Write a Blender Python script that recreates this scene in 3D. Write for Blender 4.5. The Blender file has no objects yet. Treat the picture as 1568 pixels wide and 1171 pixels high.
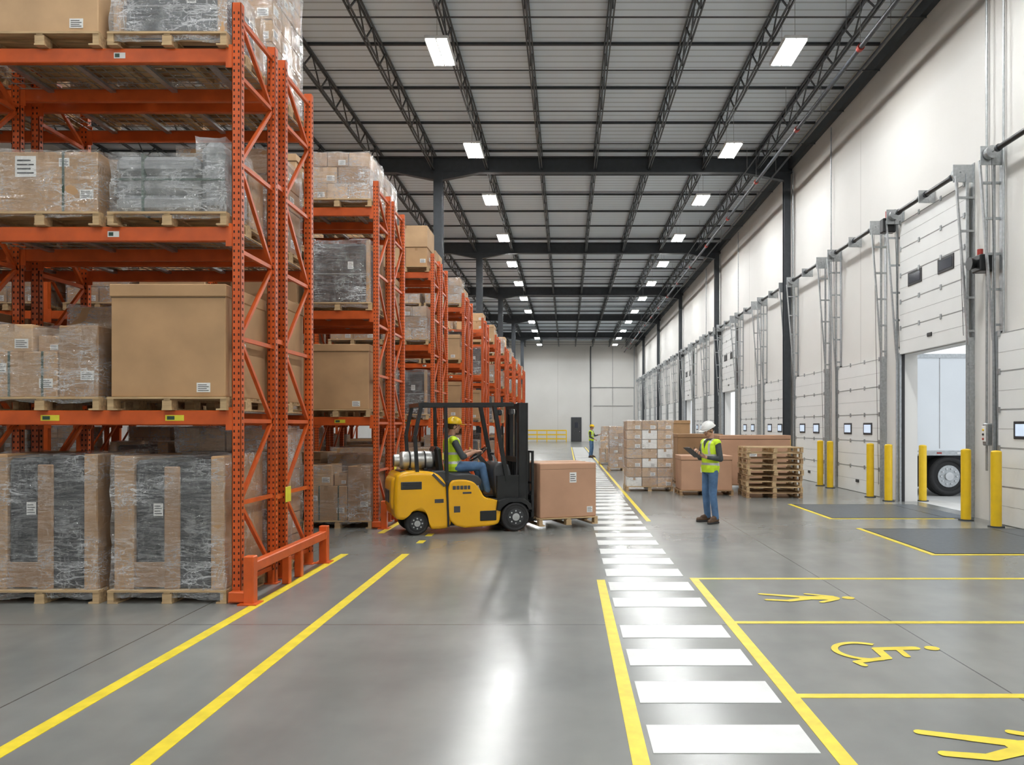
import bpy, bmesh, math, random
from mathutils import Vector, Matrix, noise
R = random.Random(11)
V = Vector
# ------------------------------------------------------------------ materials
def newmat(name):
    m = bpy.data.materials.new(name); m.use_nodes = True
    nt = m.node_tree
    b = nt.nodes.get('Principled BSDF')
    return m, nt, b
def mat(name, col, rough=0.5, metal=0.0, var=0.12, scale=6.0, bump=0.0, spec=0.5, coord='Object', stretch=(1,1,1)):
    m, nt, b = newmat(name)
    N, L = nt.nodes, nt.links
    b.inputs['Roughness'].default_value = rough
    b.inputs['Metallic'].default_value = metal
    b.inputs['Specular IOR Level'].default_value = spec
    tc = N.new('ShaderNodeTexCoord'); mp = N.new('ShaderNodeMapping')
    mp.inputs['Scale'].default_value = stretch
    L.new(tc.outputs[coord], mp.inputs['Vector'])
    no = N.new('ShaderNodeTexNoise'); no.inputs['Scale'].default_value = scale
    no.inputs['Detail'].default_value = 5
    L.new(mp.outputs[0], no.inputs['Vector'])
    cr = N.new('ShaderNodeValToRGB')
    cr.color_ramp.elements[0].position = 0.3; cr.color_ramp.elements[1].position = 0.7
    lo = [max(0, c*(1-var)) for c in col]; hi = [min(1, c*(1+var)) for c in col]
    cr.color_ramp.elements[0].color = (*lo, 1); cr.color_ramp.elements[1].color = (*hi, 1)
    L.new(no.outputs['Fac'], cr.inputs['Fac']); L.new(cr.outputs['Color'], b.inputs['Base Color'])
    if bump:
        bp = N.new('ShaderNodeBump'); bp.inputs['Strength'].default_value = bump; bp.inputs['Distance'].default_value = 0.02
        L.new(no.outputs['Fac'], bp.inputs['Height']); L.new(bp.outputs[0], b.inputs['Normal'])
    return m
def math_node(nt, op, a, b=None, c=None):
    n = nt.nodes.new('ShaderNodeMath'); n.operation = op
    for i, x in enumerate((a, b, c)):
        if x is None: continue
        if isinstance(x, (int, float)): n.inputs[i].default_value = x
        else: nt.links.new(x, n.inputs[i])
    return n.outputs[0]
def line_mask(nt, coord, x0, pitch, half):
    w = math_node(nt, 'WRAP', math_node(nt, 'SUBTRACT', coord, x0), pitch/2, -pitch/2)
    return math_node(nt, 'LESS_THAN', math_node(nt, 'ABSOLUTE', w), half)
def mixc(nt, fac, a, b):
    n = nt.nodes.new('ShaderNodeMix'); n.data_type = 'RGBA'
    for k, x in ((0, fac), (6, a), (7, b)):
        if isinstance(x, (int, float)): n.inputs[k].default_value = x
        elif isinstance(x, tuple): n.inputs[k].default_value = (*x, 1)
        else: nt.links.new(x, n.inputs[k])
    return n.outputs[2]
def mulc(nt, a, b):
    n = nt.nodes.new('ShaderNodeMix'); n.data_type = 'RGBA'; n.blend_type = 'MULTIPLY'; n.inputs[0].default_value = 1
    nt.links.new(a, n.inputs[6]); nt.links.new(b, n.inputs[7]); return n.outputs[2]

def floor_mat():
    m, nt, b = newmat('polished_concrete'); N, L = nt.nodes, nt.links
    g = N.new('ShaderNodeNewGeometry'); s = N.new('ShaderNodeSeparateXYZ'); L.new(g.outputs['Position'], s.inputs[0])
    n1 = N.new('ShaderNodeTexNoise'); n1.inputs['Scale'].default_value = 0.42; n1.inputs['Detail'].default_value = 5; n1.inputs['Roughness'].default_value = 0.5
    n2 = N.new('ShaderNodeTexNoise'); n2.inputs['Scale'].default_value = 2.6; n2.inputs['Detail'].default_value = 4; n2.inputs['Roughness'].default_value = 0.5
    L.new(g.outputs['Position'], n1.inputs['Vector']); L.new(g.outputs['Position'], n2.inputs['Vector'])
    c1 = N.new('ShaderNodeValToRGB'); c1.color_ramp.elements[0].position = .25; c1.color_ramp.elements[1].position = .75
    c1.color_ramp.elements[0].color = (.160, .168, .164, 1); c1.color_ramp.elements[1].color = (.275, .278, .262, 1)
    L.new(n1.outputs['Fac'], c1.inputs['Fac'])
    c2 = N.new('ShaderNodeValToRGB'); c2.color_ramp.elements[0].position = .2; c2.color_ramp.elements[1].position = .8
    c2.color_ramp.elements[0].color = (.90, .90, .90, 1); c2.color_ramp.elements[1].color = (1.06, 1.06, 1.06, 1)
    L.new(n2.outputs['Fac'], c2.inputs['Fac'])
    mp = N.new('ShaderNodeMapping'); mp.inputs['Scale'].default_value = (1.8, .14, 1); L.new(g.outputs['Position'], mp.inputs[0])
    n3 = N.new('ShaderNodeTexNoise'); n3.inputs['Scale'].default_value = 1.0; n3.inputs['Detail'].default_value = 3; L.new(mp.outputs[0], n3.inputs['Vector'])
    c3 = N.new('ShaderNodeValToRGB'); c3.color_ramp.elements[0].position = .3; c3.color_ramp.elements[1].position = .65
    c3.color_ramp.elements[0].color = (.88, .88, .885, 1); c3.color_ramp.elements[1].color = (1.03, 1.03, 1.02, 1)
    L.new(n3.outputs['Fac'], c3.inputs['Fac'])
    cc = mulc(nt, mulc(nt, c1.outputs[0], c2.outputs[0]), c3.outputs[0])
    j = math_node(nt, 'MAXIMUM', line_mask(nt, s.outputs[0], -3.42, 6.25, .006), line_mask(nt, s.outputs[1], 6.43, 5.9, .006))
    col = mixc(nt, j, cc, (.07, .07, .07))
    L.new(col, b.inputs['Base Color'])
    r = N.new('ShaderNodeMapRange'); r.inputs[1].default_value = .25; r.inputs[2].default_value = .75
    r.inputs[3].default_value = .20; r.inputs[4].default_value = .27
    L.new(n1.outputs['Fac'], r.inputs[0]); L.new(r.outputs[0], b.inputs['Roughness'])
    b.inputs['Specular IOR Level'].default_value = .55
    return m
def wall_mat():
    m, nt, b = newmat('painted_tiltup_panel'); N, L = nt.nodes, nt.links
    g = N.new('ShaderNodeNewGeometry'); s = N.new('ShaderNodeSeparateXYZ'); L.new(g.outputs['Position'], s.inputs[0])
    n1 = N.new('ShaderNodeTexNoise'); n1.inputs['Scale'].default_value = .6; n1.inputs['Detail'].default_value = 6
    L.new(g.outputs['Position'], n1.inputs['Vector'])
    c = mixc(nt, n1.outputs['Fac'], (.665, .65, .62), (.75, .74, .715))
    j = math_node(nt, 'MAXIMUM', line_mask(nt, s.outputs[1], 25.35, 5.925, .012), line_mask(nt, s.outputs[0], -1.0, 6.0, .012))
    c = mixc(nt, j, c, (.42, .41, .39))
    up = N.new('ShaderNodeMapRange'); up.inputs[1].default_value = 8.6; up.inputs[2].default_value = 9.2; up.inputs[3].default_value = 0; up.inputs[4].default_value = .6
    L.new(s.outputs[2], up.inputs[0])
    c = mixc(nt, up.outputs[0], c, (.50, .46, .41))  # beige upper band, with the shading near the roof put into its colour
    L.new(c, b.inputs['Base Color']); b.inputs['Roughness'].default_value = .6
    return m
def deck_mat():
    m, nt, b = newmat('corrugated_steel_deck'); N, L = nt.nodes, nt.links
    g = N.new('ShaderNodeNewGeometry'); s = N.new('ShaderNodeSeparateXYZ'); L.new(g.outputs['Position'], s.inputs[0])
    j = line_mask(nt, s.outputs[1], 0.0, .30, .03)
    n1 = N.new('ShaderNodeTexNoise'); n1.inputs['Scale'].default_value = .8
    L.new(g.outputs['Position'], n1.inputs['Vector'])
    c = mixc(nt, n1.outputs['Fac'], (.68, .75, .82), (.78, .86, .93))
    c = mixc(nt, j, c, (.47, .52, .56))
    L.new(c, b.inputs['Base Color']); b.inputs['Roughness'].default_value = .5
    return m
def film_mat(name, lo=.07, hi=.45, wide=.10, tint=(.84, .86, .88)):
    m, nt, b = newmat(name); N, L = nt.nodes, nt.links
    b.inputs['Base Color'].default_value = (*tint, 1); b.inputs['Roughness'].default_value = .10
    b.inputs['Specular IOR Level'].default_value = 1.0
    tc = N.new('ShaderNodeTexCoord')
    def noise_(rot, sc, scale, dist, det=6):
        mp = N.new('ShaderNodeMapping'); mp.inputs['Scale'].default_value = sc; mp.inputs['Rotation'].default_value = rot
        L.new(tc.outputs['Object'], mp.inputs[0])
        n = N.new('ShaderNodeTexNoise'); n.inputs['Scale'].default_value = scale; n.inputs['Detail'].default_value = det; n.inputs['Distortion'].default_value = dist; n.inputs['Roughness'].default_value = .6
        L.new(mp.outputs[0], n.inputs['Vector']); return n.outputs['Fac']
    def glint_ridge(f, k, p):
        d = math_node(nt, 'ABSOLUTE', math_node(nt, 'SUBTRACT', f, .5))
        r = math_node(nt, 'MAXIMUM', math_node(nt, 'SUBTRACT', 1.0, math_node(nt, 'MULTIPLY', d, k)), 0.0)
        return math_node(nt, 'POWER', r, p)
    a = noise_((.45, .5, .4), (1.2, 1.2, 4.2), 2.4, .5, 4)
    bb_ = noise_((-.5, -.6, .2), (1.0, 1.0, 5.5), 3.2, .4, 4)
    cc = noise_((0, 0, 0), (4.5, 4.5, 1.0), 2.6, .7, 4)
    md = N.new('ShaderNodeMapRange'); md.inputs[1].default_value = .38; md.inputs[2].default_value = .66; md.inputs[3].default_value = .12; md.inputs[4].default_value = 1
    L.new(noise_((0, 0, 0), (1, 1, 1), 1.8, 0, 3), md.inputs[0])
    rg = math_node(nt, 'MAXIMUM', math_node(nt, 'MAXIMUM', glint_ridge(a, 26.0, 1.6), glint_ridge(bb_, 30.0, 1.6)), math_node(nt, 'MULTIPLY', glint_ridge(cc, 26.0, 1.6), .7))  # whiter streaks along wrinkles: highlights and glints painted into the film
    f = math_node(nt, 'ADD', math_node(nt, 'MULTIPLY', math_node(nt, 'MULTIPLY', rg, hi), md.outputs[0]), lo)
    f = math_node(nt, 'ADD', f, math_node(nt, 'MULTIPLY', md.outputs[0], wide))
    hs = math_node(nt, 'ADD', a, math_node(nt, 'ADD', bb_, cc))
    bp = N.new('ShaderNodeBump'); bp.inputs['Strength'].default_value = .7; bp.inputs['Distance'].default_value = .03
    L.new(hs, bp.inputs['Height']); L.new(bp.outputs[0], b.inputs['Normal'])
    gl = N.new('ShaderNodeBsdfGlossy'); gl.inputs['Roughness'].default_value = .11; L.new(bp.outputs[0], gl.inputs['Normal'])
    t = N.new('ShaderNodeBsdfTransparent'); m0 = N.new('ShaderNodeMixShader'); m0.inputs[0].default_value = .15
    L.new(t.outputs[0], m0.inputs[1]); L.new(gl.outputs[0], m0.inputs[2])
    mx = N.new('ShaderNodeMixShader')
    L.new(f, mx.inputs[0]); L.new(m0.outputs[0], mx.inputs[1]); L.new(b.outputs[0], mx.inputs[2])
    L.new(mx.outputs[0], N['Material Output'].inputs[0])
    return m
def emis(name, col, st):
    m, nt, b = newmat(name)
    b.inputs['Base Color'].default_value = (*col, 1)
    b.inputs['Emission Color'].default_value = (*col, 1); b.inputs['Emission Strength'].default_value = st
    return m

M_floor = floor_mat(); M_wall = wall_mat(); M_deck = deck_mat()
M_film = film_mat('shrink_wrap_film', .02, .60, .05); M_film_w = film_mat('shrink_wrap_film_cloudy', .06, .6, .16)
M_film_l = film_mat('light_film', .02, .45, .05)
M_or = mat('orange_rack_paint', (.62, .105, .018), .36, 0, .14, 5)
M_hole = mat('punched_slot_shadow', (.03, .012, .008), .8)
M_dk = mat('charcoal_structural_steel', (.045, .052, .06), .5, .2)
M_joist = mat('grey_joist_steel', (.075, .08, .085), .5, .3)
M_galv = mat('galvanised_steel', (.42, .44, .45), .38, .75, .15, 20)
M_wire = mat('wire_deck_zinc', (.40, .40, .38), .45, .6)
M_card = mat('kraft_cardboard', (.45, .275, .14), .75, 0, .12, 2.5)
M_card2 = mat('pale_cardboard', (.53, .345, .19), .75, 0, .12, 2.5)
M_card3 = mat('dark_cardboard', (.33, .195, .10), .78, 0, .14, 2.5)
M_cardp = mat('pinkish_cardboard', (.49, .285, .18), .72, 0, .08, 2)
M_tape = mat('packing_tape', (.40, .24, .12), .25)
M_wood = mat('pallet_pine', (.50, .35, .19), .75, 0, .25, 4, stretch=(1, 8, 8))
M_woodd = mat('old_pallet_wood', (.36, .23, .12), .8, 0, .3, 4, stretch=(1, 8, 8))
M_dark = mat('dark_foam_goods', (.026, .029, .036), .55, 0, .3, 2)
M_grey = mat('grey_bundled_goods', (.25, .26, .27), .6, 0, .15, 2)
M_label = mat('white_paper_label', (.80, .80, .78), .5, 0, .03)
M_ink = mat('label_ink', (.06, .06, .06), .6)
M_seamc = mat('carton_seam_shadow', (.14, .085, .045), .8)
M_ylab = mat('yellow_label', (.75, .68, .05), .45)
M_strap = mat('dark_green_strap', (.03, .07, .05), .4)
M_yline = mat('yellow_floor_paint', (.76, .60, .035), .42, 0, .12, 9)
M_wline = mat('white_floor_paint', (.70, .71, .70), .40, 0, .07, 5)
M_ypaint = mat('safety_yellow_paint', (.80, .52, .015), .35, 0, .06, 6)
M_fork = mat('forklift_yellow_paint', (.82, .43, .01), .16, 0, .03, 3)
M_blk = mat('black_painted_steel', (.016, .017, .018), .30, .1, .2)
M_rub = mat('tyre_rubber', (.022, .022, .023), .75, 0, .2, 30)
M_plast = mat('dark_grey_plastic', (.04, .042, .045), .45)
M_chrome = mat('polished_steel', (.62, .63, .64), .18, .95, .05)
M_tank = mat('lpg_tank_aluminium', (.50, .50, .48), .32, .7, .12)
M_panel = mat('white_door_panel', (.76, .77, .76), .42, 0, .03, 1.5)
M_seam = mat('door_seam_grey', (.34, .34, .34), .6)
M_rubber = mat('window_gasket', (.02, .02, .022), .5)
M_plate = mat('dock_leveler_plate', (.10, .115, .13), .4, .35, .15, 14, bump=.1)
M_skin = mat('skin', (.50, .27, .18), .5, 0, .05)
M_hair = mat('brown_hair', (.05, .028, .016), .6)
M_vest = mat('hivis_vest_fabric', (.62, .86, .03), .7, 0, .08, 14)
M_refl = mat('reflective_tape', (.62, .64, .63), .3, .3)
M_shirt = mat('charcoal_shirt', (.055, .065, .07), .85, 0, .2, 10)
M_jean = mat('blue_denim', (.085, .17, .31), .85, 0, .25, 9)
M_boot = mat('brown_work_boot', (.085, .045, .022), .6)
M_hatw = mat('white_hard_hat_shell', (.82, .82, .80), .25, 0, .02)
M_haty = mat('yellow_hard_hat_shell', (.85, .55, .01), .25, 0, .02)
M_eyew = mat('eye_white', (.8, .78, .75), .3)
M_lip = mat('lips', (.40, .14, .11), .5)
M_truck = mat('trailer_white_skin', (.80, .84, .88), .4, 0, .03, 1)
M_yard = mat('yard_concrete', (.55, .55, .54), .8, 0, .1, 1)
M_red = mat('red_fitting', (.35, .03, .02), .4)
M_lamp = emis('led_strip', (.98, .99, .98), 168.0)
M_house = mat('light_housing', (.75, .75, .75), .4)
M_glassd = emis('daylight_glow_glass', (.55, .65, .8), 0.55)  # panes emit their own glow, standing in for daylight from outside
M_dglass = mat('tinted_vision_glass', (.03, .035, .05), .1)

# ------------------------------------------------------------------ mesh builder
class MB:
    def __init__(s):
        s.v = []; s.f = []; s.m = []; s.s = []; s.mats = []; s.M = Matrix.Identity(4)
    def mi(s, m):
        if m not in s.mats: s.mats.append(m)
        return s.mats.index(m)
    def add(s, vs, fs, m, smooth=False):
        o = len(s.v); k = s.mi(m)
        for p in vs: s.v.append(tuple(s.M @ V(p)))
        for f in fs:
            s.f.append([o+i for i in f]); s.m.append(k); s.s.append(smooth)
    def bb(s, x0, x1, y0, y1, z0, z1, m):
        vs = [(x0,y0,z0),(x1,y0,z0),(x1,y1,z0),(x0,y1,z0),(x0,y0,z1),(x1,y0,z1),(x1,y1,z1),(x0,y1,z1)]
        s.add(vs, [(0,3,2,1),(4,5,6,7),(0,1,5,4),(1,2,6,5),(2,3,7,6),(3,0,4,7)], m)
    def rb(s, x0, x1, y0, y1, z0, z1, m, b=.01, smooth=False):
        c = V(((x0+x1)/2, (y0+y1)/2, (z0+z1)/2)); h = ((x1-x0)/2, (y1-y0)/2, (z1-z0)/2)
        b = min(b, min(h)*.9)
        vs = []; idx = {}
        for sx in (-1,1):
            for sy in (-1,1):
                for sz in (-1,1):
                    for a in range(3):
                        p = [sx*(h[0]-b), sy*(h[1]-b), sz*(h[2]-b)]
                        p[a] = (sx,sy,sz)[a]*h[a]
                        idx[(sx,sy,sz,a)] = len(vs); vs.append(c+V(p))
        fs = []
        for a in range(3):
            o1, o2 = [(1,2),(2,0),(0,1)][a]
            for sg in (-1,1):
                q = []
                for (u,w) in ((-1,-1),(1,-1),(1,1),(-1,1)):
                    k = [0,0,0]; k[a] = sg; k[o1] = u; k[o2] = w
                    q.append(idx[(*k, a)])
                fs.append(q if sg > 0 else q[::-1])
            for u in (-1,1):
                for w in (-1,1):
                    k0 = [0,0,0]; k0[a] = -1; k0[o1] = u; k0[o2] = w
                    k1 = list(k0); k1[a] = 1
                    q = [idx[(*k0,o1)], idx[(*k1,o1)], idx[(*k1,o2)], idx[(*k0,o2)]]
                    fs.append(q if u*w > 0 else q[::-1])
        for sx in (-1,1):
            for sy in (-1,1):
                for sz in (-1,1):
                    q = [idx[(sx,sy,sz,0)], idx[(sx,sy,sz,1)], idx[(sx,sy,sz,2)]]
                    fs.append(q if sx*sy*sz > 0 else q[::-1])
        s.add(vs, fs, m, smooth)
    def frame(s, p0, p1):
        p0 = V(p0); p1 = V(p1); d = (p1-p0); L = d.length; d = d/L if L > 1e-9 else V((0,0,1))
        up = V((0,0,1)) if abs(d.z) < .95 else V((1,0,0))
        a = d.cross(up).normalized(); b = a.cross(d).normalized()
        return p0, p1, a, b
    def bar(s, p0, p1, w, h, m):
        p0, p1, a, b = s.frame(p0, p1); a = a*w/2; b = b*h/2
        vs = [p0-a-b, p0+a-b, p0+a+b, p0-a+b, p1-a-b, p1+a-b, p1+a+b, p1-a+b]
        s.add(vs, [(0,3,2,1),(4,5,6,7),(0,1,5,4),(1,2,6,5),(2,3,7,6),(3,0,4,7)], m)
    def cyl(s, p0, p1, r, m, r1=None, n=14, caps=True, smooth=True):
        if r1 is None: r1 = r
        p0, p1, a, b = s.frame(p0, p1)
        ring = lambda p, q: [p + a*math.cos(t*2*math.pi/n)*q + b*math.sin(t*2*math.pi/n)*q for t in range(n)]
        A = ring(p0, r); B = ring(p1, r1)
        s.add(A+B, [(i, (i+1)%n, n+(i+1)%n, n+i) for i in range(n)], m, smooth)
        if caps:
            s.add(A, [list(range(n))[::-1]], m); s.add(B, [list(range(n))], m)
    def sph(s, c, r, m, nu=14, nv=9, smooth=True, filt=None):
        if isinstance(r, (int, float)): r = (r, r, r)
        vs = []; fs = []
        for j in range(nv+1):
            t = math.pi*j/nv
            for i in range(nu):
                p = 2*math.pi*i/nu
                vs.append((c[0]+r[0]*math.sin(t)*math.cos(p), c[1]+r[1]*math.sin(t)*math.sin(p), c[2]+r[2]*math.cos(t)))
        for j in range(nv):
            for i in range(nu):
                q = (j*nu+i, j*nu+(i+1)%nu, (j+1)*nu+(i+1)%nu, (j+1)*nu+i)
                if filt:
                    ce = sum((V(vs[k]) for k in q), V())/4
                    if not filt(ce): continue
                if j == 0: q = (q[0], q[2], q[3])
                elif j == nv-1: q = (q[0], q[1], q[3])
                fs.append(q)
        s.add(vs, fs, m, smooth)
    def cap(s, p0, p1, r0, r1, m, n=12):
        s.cyl(p0, p1, r0, m, r1, n); s.sph(p0, r0, m, n, 8); s.sph(p1, r1, m, n, 8)
    def tor(s, c, ax, R0, r, m, n=24, k=8):
        c = V(c); _, _, a, b = s.frame((0,0,0), ax); ax = V(ax).normalized()
        vs = []
        for i in range(n):
            t = 2*math.pi*i/n; d = a*math.cos(t)+b*math.sin(t)
            for j in range(k):
                q = 2*math.pi*j/k
                vs.append(c+d*(R0+r*math.cos(q))+ax*r*math.sin(q))
        s.add(vs, [(i*k+j, ((i+1)%n)*k+j, ((i+1)%n)*k+(j+1)%k, i*k+(j+1)%k) for i in range(n) for j in range(k)], m, True)
    def prism(s, prof, y0, y1, m, bev=.02, sm=0):
        prof = list(prof)
        for _ in range(sm):
            q = []
            for i in range(len(prof)):
                a = prof[i]; b = prof[(i+1) % len(prof)]
                q.append((a[0]*.78+b[0]*.22, a[1]*.78+b[1]*.22)); q.append((a[0]*.22+b[0]*.78, a[1]*.22+b[1]*.78))
            prof = q
        cx = sum(p[0] for p in prof)/len(prof); cz = sum(p[1] for p in prof)/len(prof)
        def ring(y, ins):
            o = []
            for (x, z) in prof:
                d = V((x-cx, z-cz)); L = max(d.length, 1e-6); d = d*(max(L-ins*1.3, 0)/L)
                o.append((cx+d.x, y, cz+d.y))
            return o
        n = len(prof)
        if sm:
            st = [(1-math.cos(t*math.pi/8), 1-math.sin(t*math.pi/8)) for t in range(5)]
            rs = [ring(y0+bev*a, bev*b) for a, b in st]+[ring(y1-bev*a, bev*b) for a, b in st[::-1]]
        else: rs = [ring(y0, bev), ring(y0+bev, 0), ring(y1-bev, 0), ring(y1, bev)]
        K = len(rs); vs = sum(rs, [])
        fs = [(k*n+i, k*n+(i+1)%n, (k+1)*n+(i+1)%n, (k+1)*n+i) for k in range(K-1) for i in range(n)]
        s.add(vs, fs, m, bool(sm))
        s.add(rs[0], [list(range(n))], m); s.add(rs[-1], [list(range(n))[::-1]], m)
    def loft(s, secs, m, n=20, smooth=True):
        vs = []
        for (c, hx, hy) in secs:
            for i in range(n):
                t = 2*math.pi*i/n; ct, st = math.cos(t), math.sin(t)
                e = .85
                vs.append((c[0]+hx*math.copysign(abs(ct)**e, ct), c[1]+hy*math.copysign(abs(st)**e, st), c[2]))
        fs = [(k*n+i, k*n+(i+1)%n, (k+1)*n+(i+1)%n, (k+1)*n+i) for k in range(len(secs)-1) for i in range(n)]
        fs += [list(range(n))[::-1], list(range((len(secs)-1)*n, len(secs)*n))]
        s.add(vs, fs, m, smooth)
    def mesh(s, name, recalc=True):
        me = bpy.data.meshes.new(name); me.from_pydata(s.v, [], s.f)
        for m in s.mats: me.materials.append(m)
        me.polygons.foreach_set('material_index', s.m); me.polygons.foreach_set('use_smooth', s.s)
        if recalc:
            bm = bmesh.new(); bm.from_mesh(me); bmesh.ops.recalc_face_normals(bm, faces=bm.faces); bm.to_mesh(me); bm.free()
        me.update(); return me
    def obj(s, name, loc=(0,0,0), rot=0, recalc=True):
        return place(name, s.mesh(name+'_mesh', recalc), loc, rot)
def place(name, me, loc=(0,0,0), rot=0):
    o = bpy.data.objects.new(name, me); o.location = loc; o.rotation_euler = (0,0,rot)
    bpy.context.scene.collection.objects.link(o); return o
def remeshed(mb, vox, it=2):
    me = mb.mesh('tmp'); o = bpy.data.objects.new('tmp', me); bpy.context.scene.collection.objects.link(o)
    r = o.modifiers.new('r', 'REMESH'); r.mode = 'VOXEL'; r.voxel_size = vox
    if it:
        sm = o.modifiers.new('s', 'SMOOTH'); sm.iterations = it; sm.factor = .5
    bpy.context.view_layer.update()
    ev = o.evaluated_get(bpy.context.evaluated_depsgraph_get()); m2 = ev.to_mesh()
    vs = [v.co.copy() for v in m2.vertices]; fs = [tuple(p.vertices) for p in m2.polygons]
    ev.to_mesh_clear(); bpy.data.objects.remove(o); bpy.data.meshes.remove(me)
    return vs, fs

# ------------------------------------------------------------------ room shell
XW, YB, XL, YN, ZC = 7.6, 82.0, -17.0, -8.0, 11.0
mb = MB(); mb.bb(XL-.3, XW+.3, YN-.3, YB+.3, -.3, 0, M_floor); mb.obj('floor')
mb = MB(); mb.bb(XL-.3, XW+.3, YN-.3, YB+.3, ZC, ZC+.2, M_deck); mb.obj('ceiling')
DP, DC0 = 3.85, 15.5
doors = [DC0+DP*i for i in range(-5, 17)]
OPEN = {5, 10, 13}
HW, OH = 1.42, 3.3
mb = MB()
y = YN-.3
for i, c in enumerate(doors):
    if i in OPEN:
        mb.bb(XW, XW+.3, y, c-HW, 0, ZC, M_wall); mb.bb(XW, XW+.3, c-HW, c+HW, OH, ZC, M_wall); y = c+HW
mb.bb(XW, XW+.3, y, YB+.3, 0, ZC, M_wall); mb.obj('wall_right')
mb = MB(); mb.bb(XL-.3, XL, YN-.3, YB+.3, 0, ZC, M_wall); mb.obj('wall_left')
mb = MB(); mb.bb(XL, XW, YB, YB+.3, 0, ZC, M_wall); mb.obj('wall_back')
mb = MB(); mb.bb(XL, XW, YN-.3, YN, 0, ZC, M_wall); mb.obj('wall_front')
mb = MB(); mb.bb(XW-.14, XW, YN, YB, 10.35, 10.62, M_dk); mb.obj('trim_1')
mb = MB()
mb.bar((2.6, YB-.05, 0), (2.6, YB-.05, 10.4), .12, .1, M_dk)
mb.bar((2.6, YB-.05, 5.9), (7.4, YB-.05, 5.9), .07, .07, M_seam)
mb.bar((7.35, YB-.05, 0), (7.35, YB-.05, 10.3), .12, .1, M_galv)
mb.bar((2.9, YB-.05, 3.9), (7.2, YB-.05, 3.9), .05, .05, M_seam)
mb.bar((5.0, YB-.05, 3.9), (5.0, YB-.05, 10.3), .06, .05, M_seam)
mb.obj('trim_2')
mb = MB()
mb.rb(.45, 1.6, YB-.08, YB-.003, 0, 2.65, M_dk, .01); mb.rb(.55, 1.5, YB-.12, YB-.07, .03, 2.5, M_plast, .01)
mb.rb(.85, 1.2, YB-.13, YB-.115, 1.5, 2.1, M_dglass, .004); mb.cyl((1.4, YB-.17, 1.1), (1.4, YB-.12, 1.1), .04, M_chrome)
mb.obj('door_1')

# ------------------------------------------------------------------ roof structure
GY = [1.65, 13.5, 25.35, 37.2, 49.05, 60.9, 72.75]
mb = MB()
L0, L1 = YN, YB; zt, zb = 10.93, 10.35
for dx in (-.035, .035):
    mb.bar((dx, L0, zt), (dx, L1, zt), .03, .06, M_joist); mb.bar((dx, L0, zb), (dx, L1, zb), .03, .05, M_joist)
n = int((L1-L0)/.62)
for i in range(n):
    a, b = L0+i*.62, L0+(i+1)*.62
    mb.bar((0, a, zt if i % 2 else zb), (0, b, zb if i % 2 else zt), .032, .032, M_joist)
jm = mb.mesh('roof_joist_mesh')
JX = [-.87+1.82*k for k in range(-8, 5)]
for x in JX: place('roof_joist', jm, (x, 0, 0))
mb = MB()
y = 1.65-2.37*4
while y < YB:
    if y > YN:
        mb.bb(XL, XW, y-.035, y+.035, 10.94, 11.0, M_dk)
        mb.bar((XL, y, 10.33), (XW, y, 10.33), .025, .025, M_joist)
    y += 2.37
mb.obj('roof_purlins')
for gy in GY:
    mb = MB()
    mb.bb(XL, XW, gy-.12, gy+.12, 10.72, 10.76, M_dk); mb.bb(XL, XW, gy-.12, gy+.12, 10.22, 10.26, M_dk)
    mb.bb(XL, XW, gy-.015, gy+.015, 10.26, 10.72, M_dk)
    for xx in JX: mb.bb(xx-.01, xx+.01, gy-.11, gy+.11, 10.26, 10.72, M_dk)
    for xc, sg in ((-4.33, 1), (-4.33, -1), (7.35, -1)):
        if gy < 20: continue
        pr = [(xc, 10.24), (xc+sg*1.5, 10.24), (xc, 9.95)]
        if sg < 0: pr = pr[::-1]
        mb.prism(pr, gy-.1, gy+.1, M_dk, .002)
    mb.obj('roof_girder')
mb = MB()
mb.bb(-.15, .15, -.15, -.125, 0, 10.22, M_dk); mb.bb(-.15, .15, .125, .15, 0, 10.22, M_dk); mb.bb(-.012, .012, -.125, .125, 0, 10.22, M_dk)
mb.bb(-.24, .24, -.22, .22, 0, .03, M_dk)
cm = mb.mesh('steel_column_mesh')
for gy in GY:
    if gy > 20:
        place('steel_column', cm, (-4.33, gy, 0)); o = place('steel_column', cm, (7.42, gy, 0)); o.scale = (.72, .72, 1)
mb = MB()
for (px, pz, r) in ((6.25, 9.75, .05), (6.9, 10.05, .03), (5.95, 10.15, .02)):
    mb.cyl((px, YN+.1, pz), (px, YB-.1, pz), r, M_dk, n=10)
    y = YN+2
    while y < YB:
        mb.bar((px, y, pz), (px, y, 10.9), .012, .012, M_galv)
        if r == .05:
            mb.cyl((px, y-.06, pz), (px, y+.06, pz), .075, M_red, n=10)
        y += 4.4
mb.obj('sprinkler_pipes')

# ------------------------------------------------------------------ lights
mb = MB()
mb.rb(-.26, .26, -.62, .62, .03, .10, M_house, .01)
for sx in (-1, 1):
    mb.bb(sx*.125-.095, sx*.125+.095, -.57, .57, .012, .031, M_lamp)
    mb.bb(sx*.245-.01, sx*.245+.01, -.6, .6, 0, .06, M_house)
mb.bb(-.012, .012, -.6, .6, 0, .04, M_house)
for yy in (-.5, .5): mb.bar((0, yy, .1), (0, yy, .9), .01, .01, M_galv)
lm = mb.mesh('high_bay_light_mesh')
LY = [-5.0, .5, 6.0, 11.4, 16.8, 22.8, 27.8, 33.4, 38.8, 44.1, 49.3, 54.8, 60.4, 66.0, 71.6, 77.2]
for yy in LY:
    place('high_bay_light', lm, (-2.82, yy, 10.02)); place('high_bay_light', lm, (4.95, yy, 10.02))
for yy in LY[::2]:  # extra out-of-view fixture row over the racks, added for fill light
    place('high_bay_light', lm, (-10.6, yy, 10.02))

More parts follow.
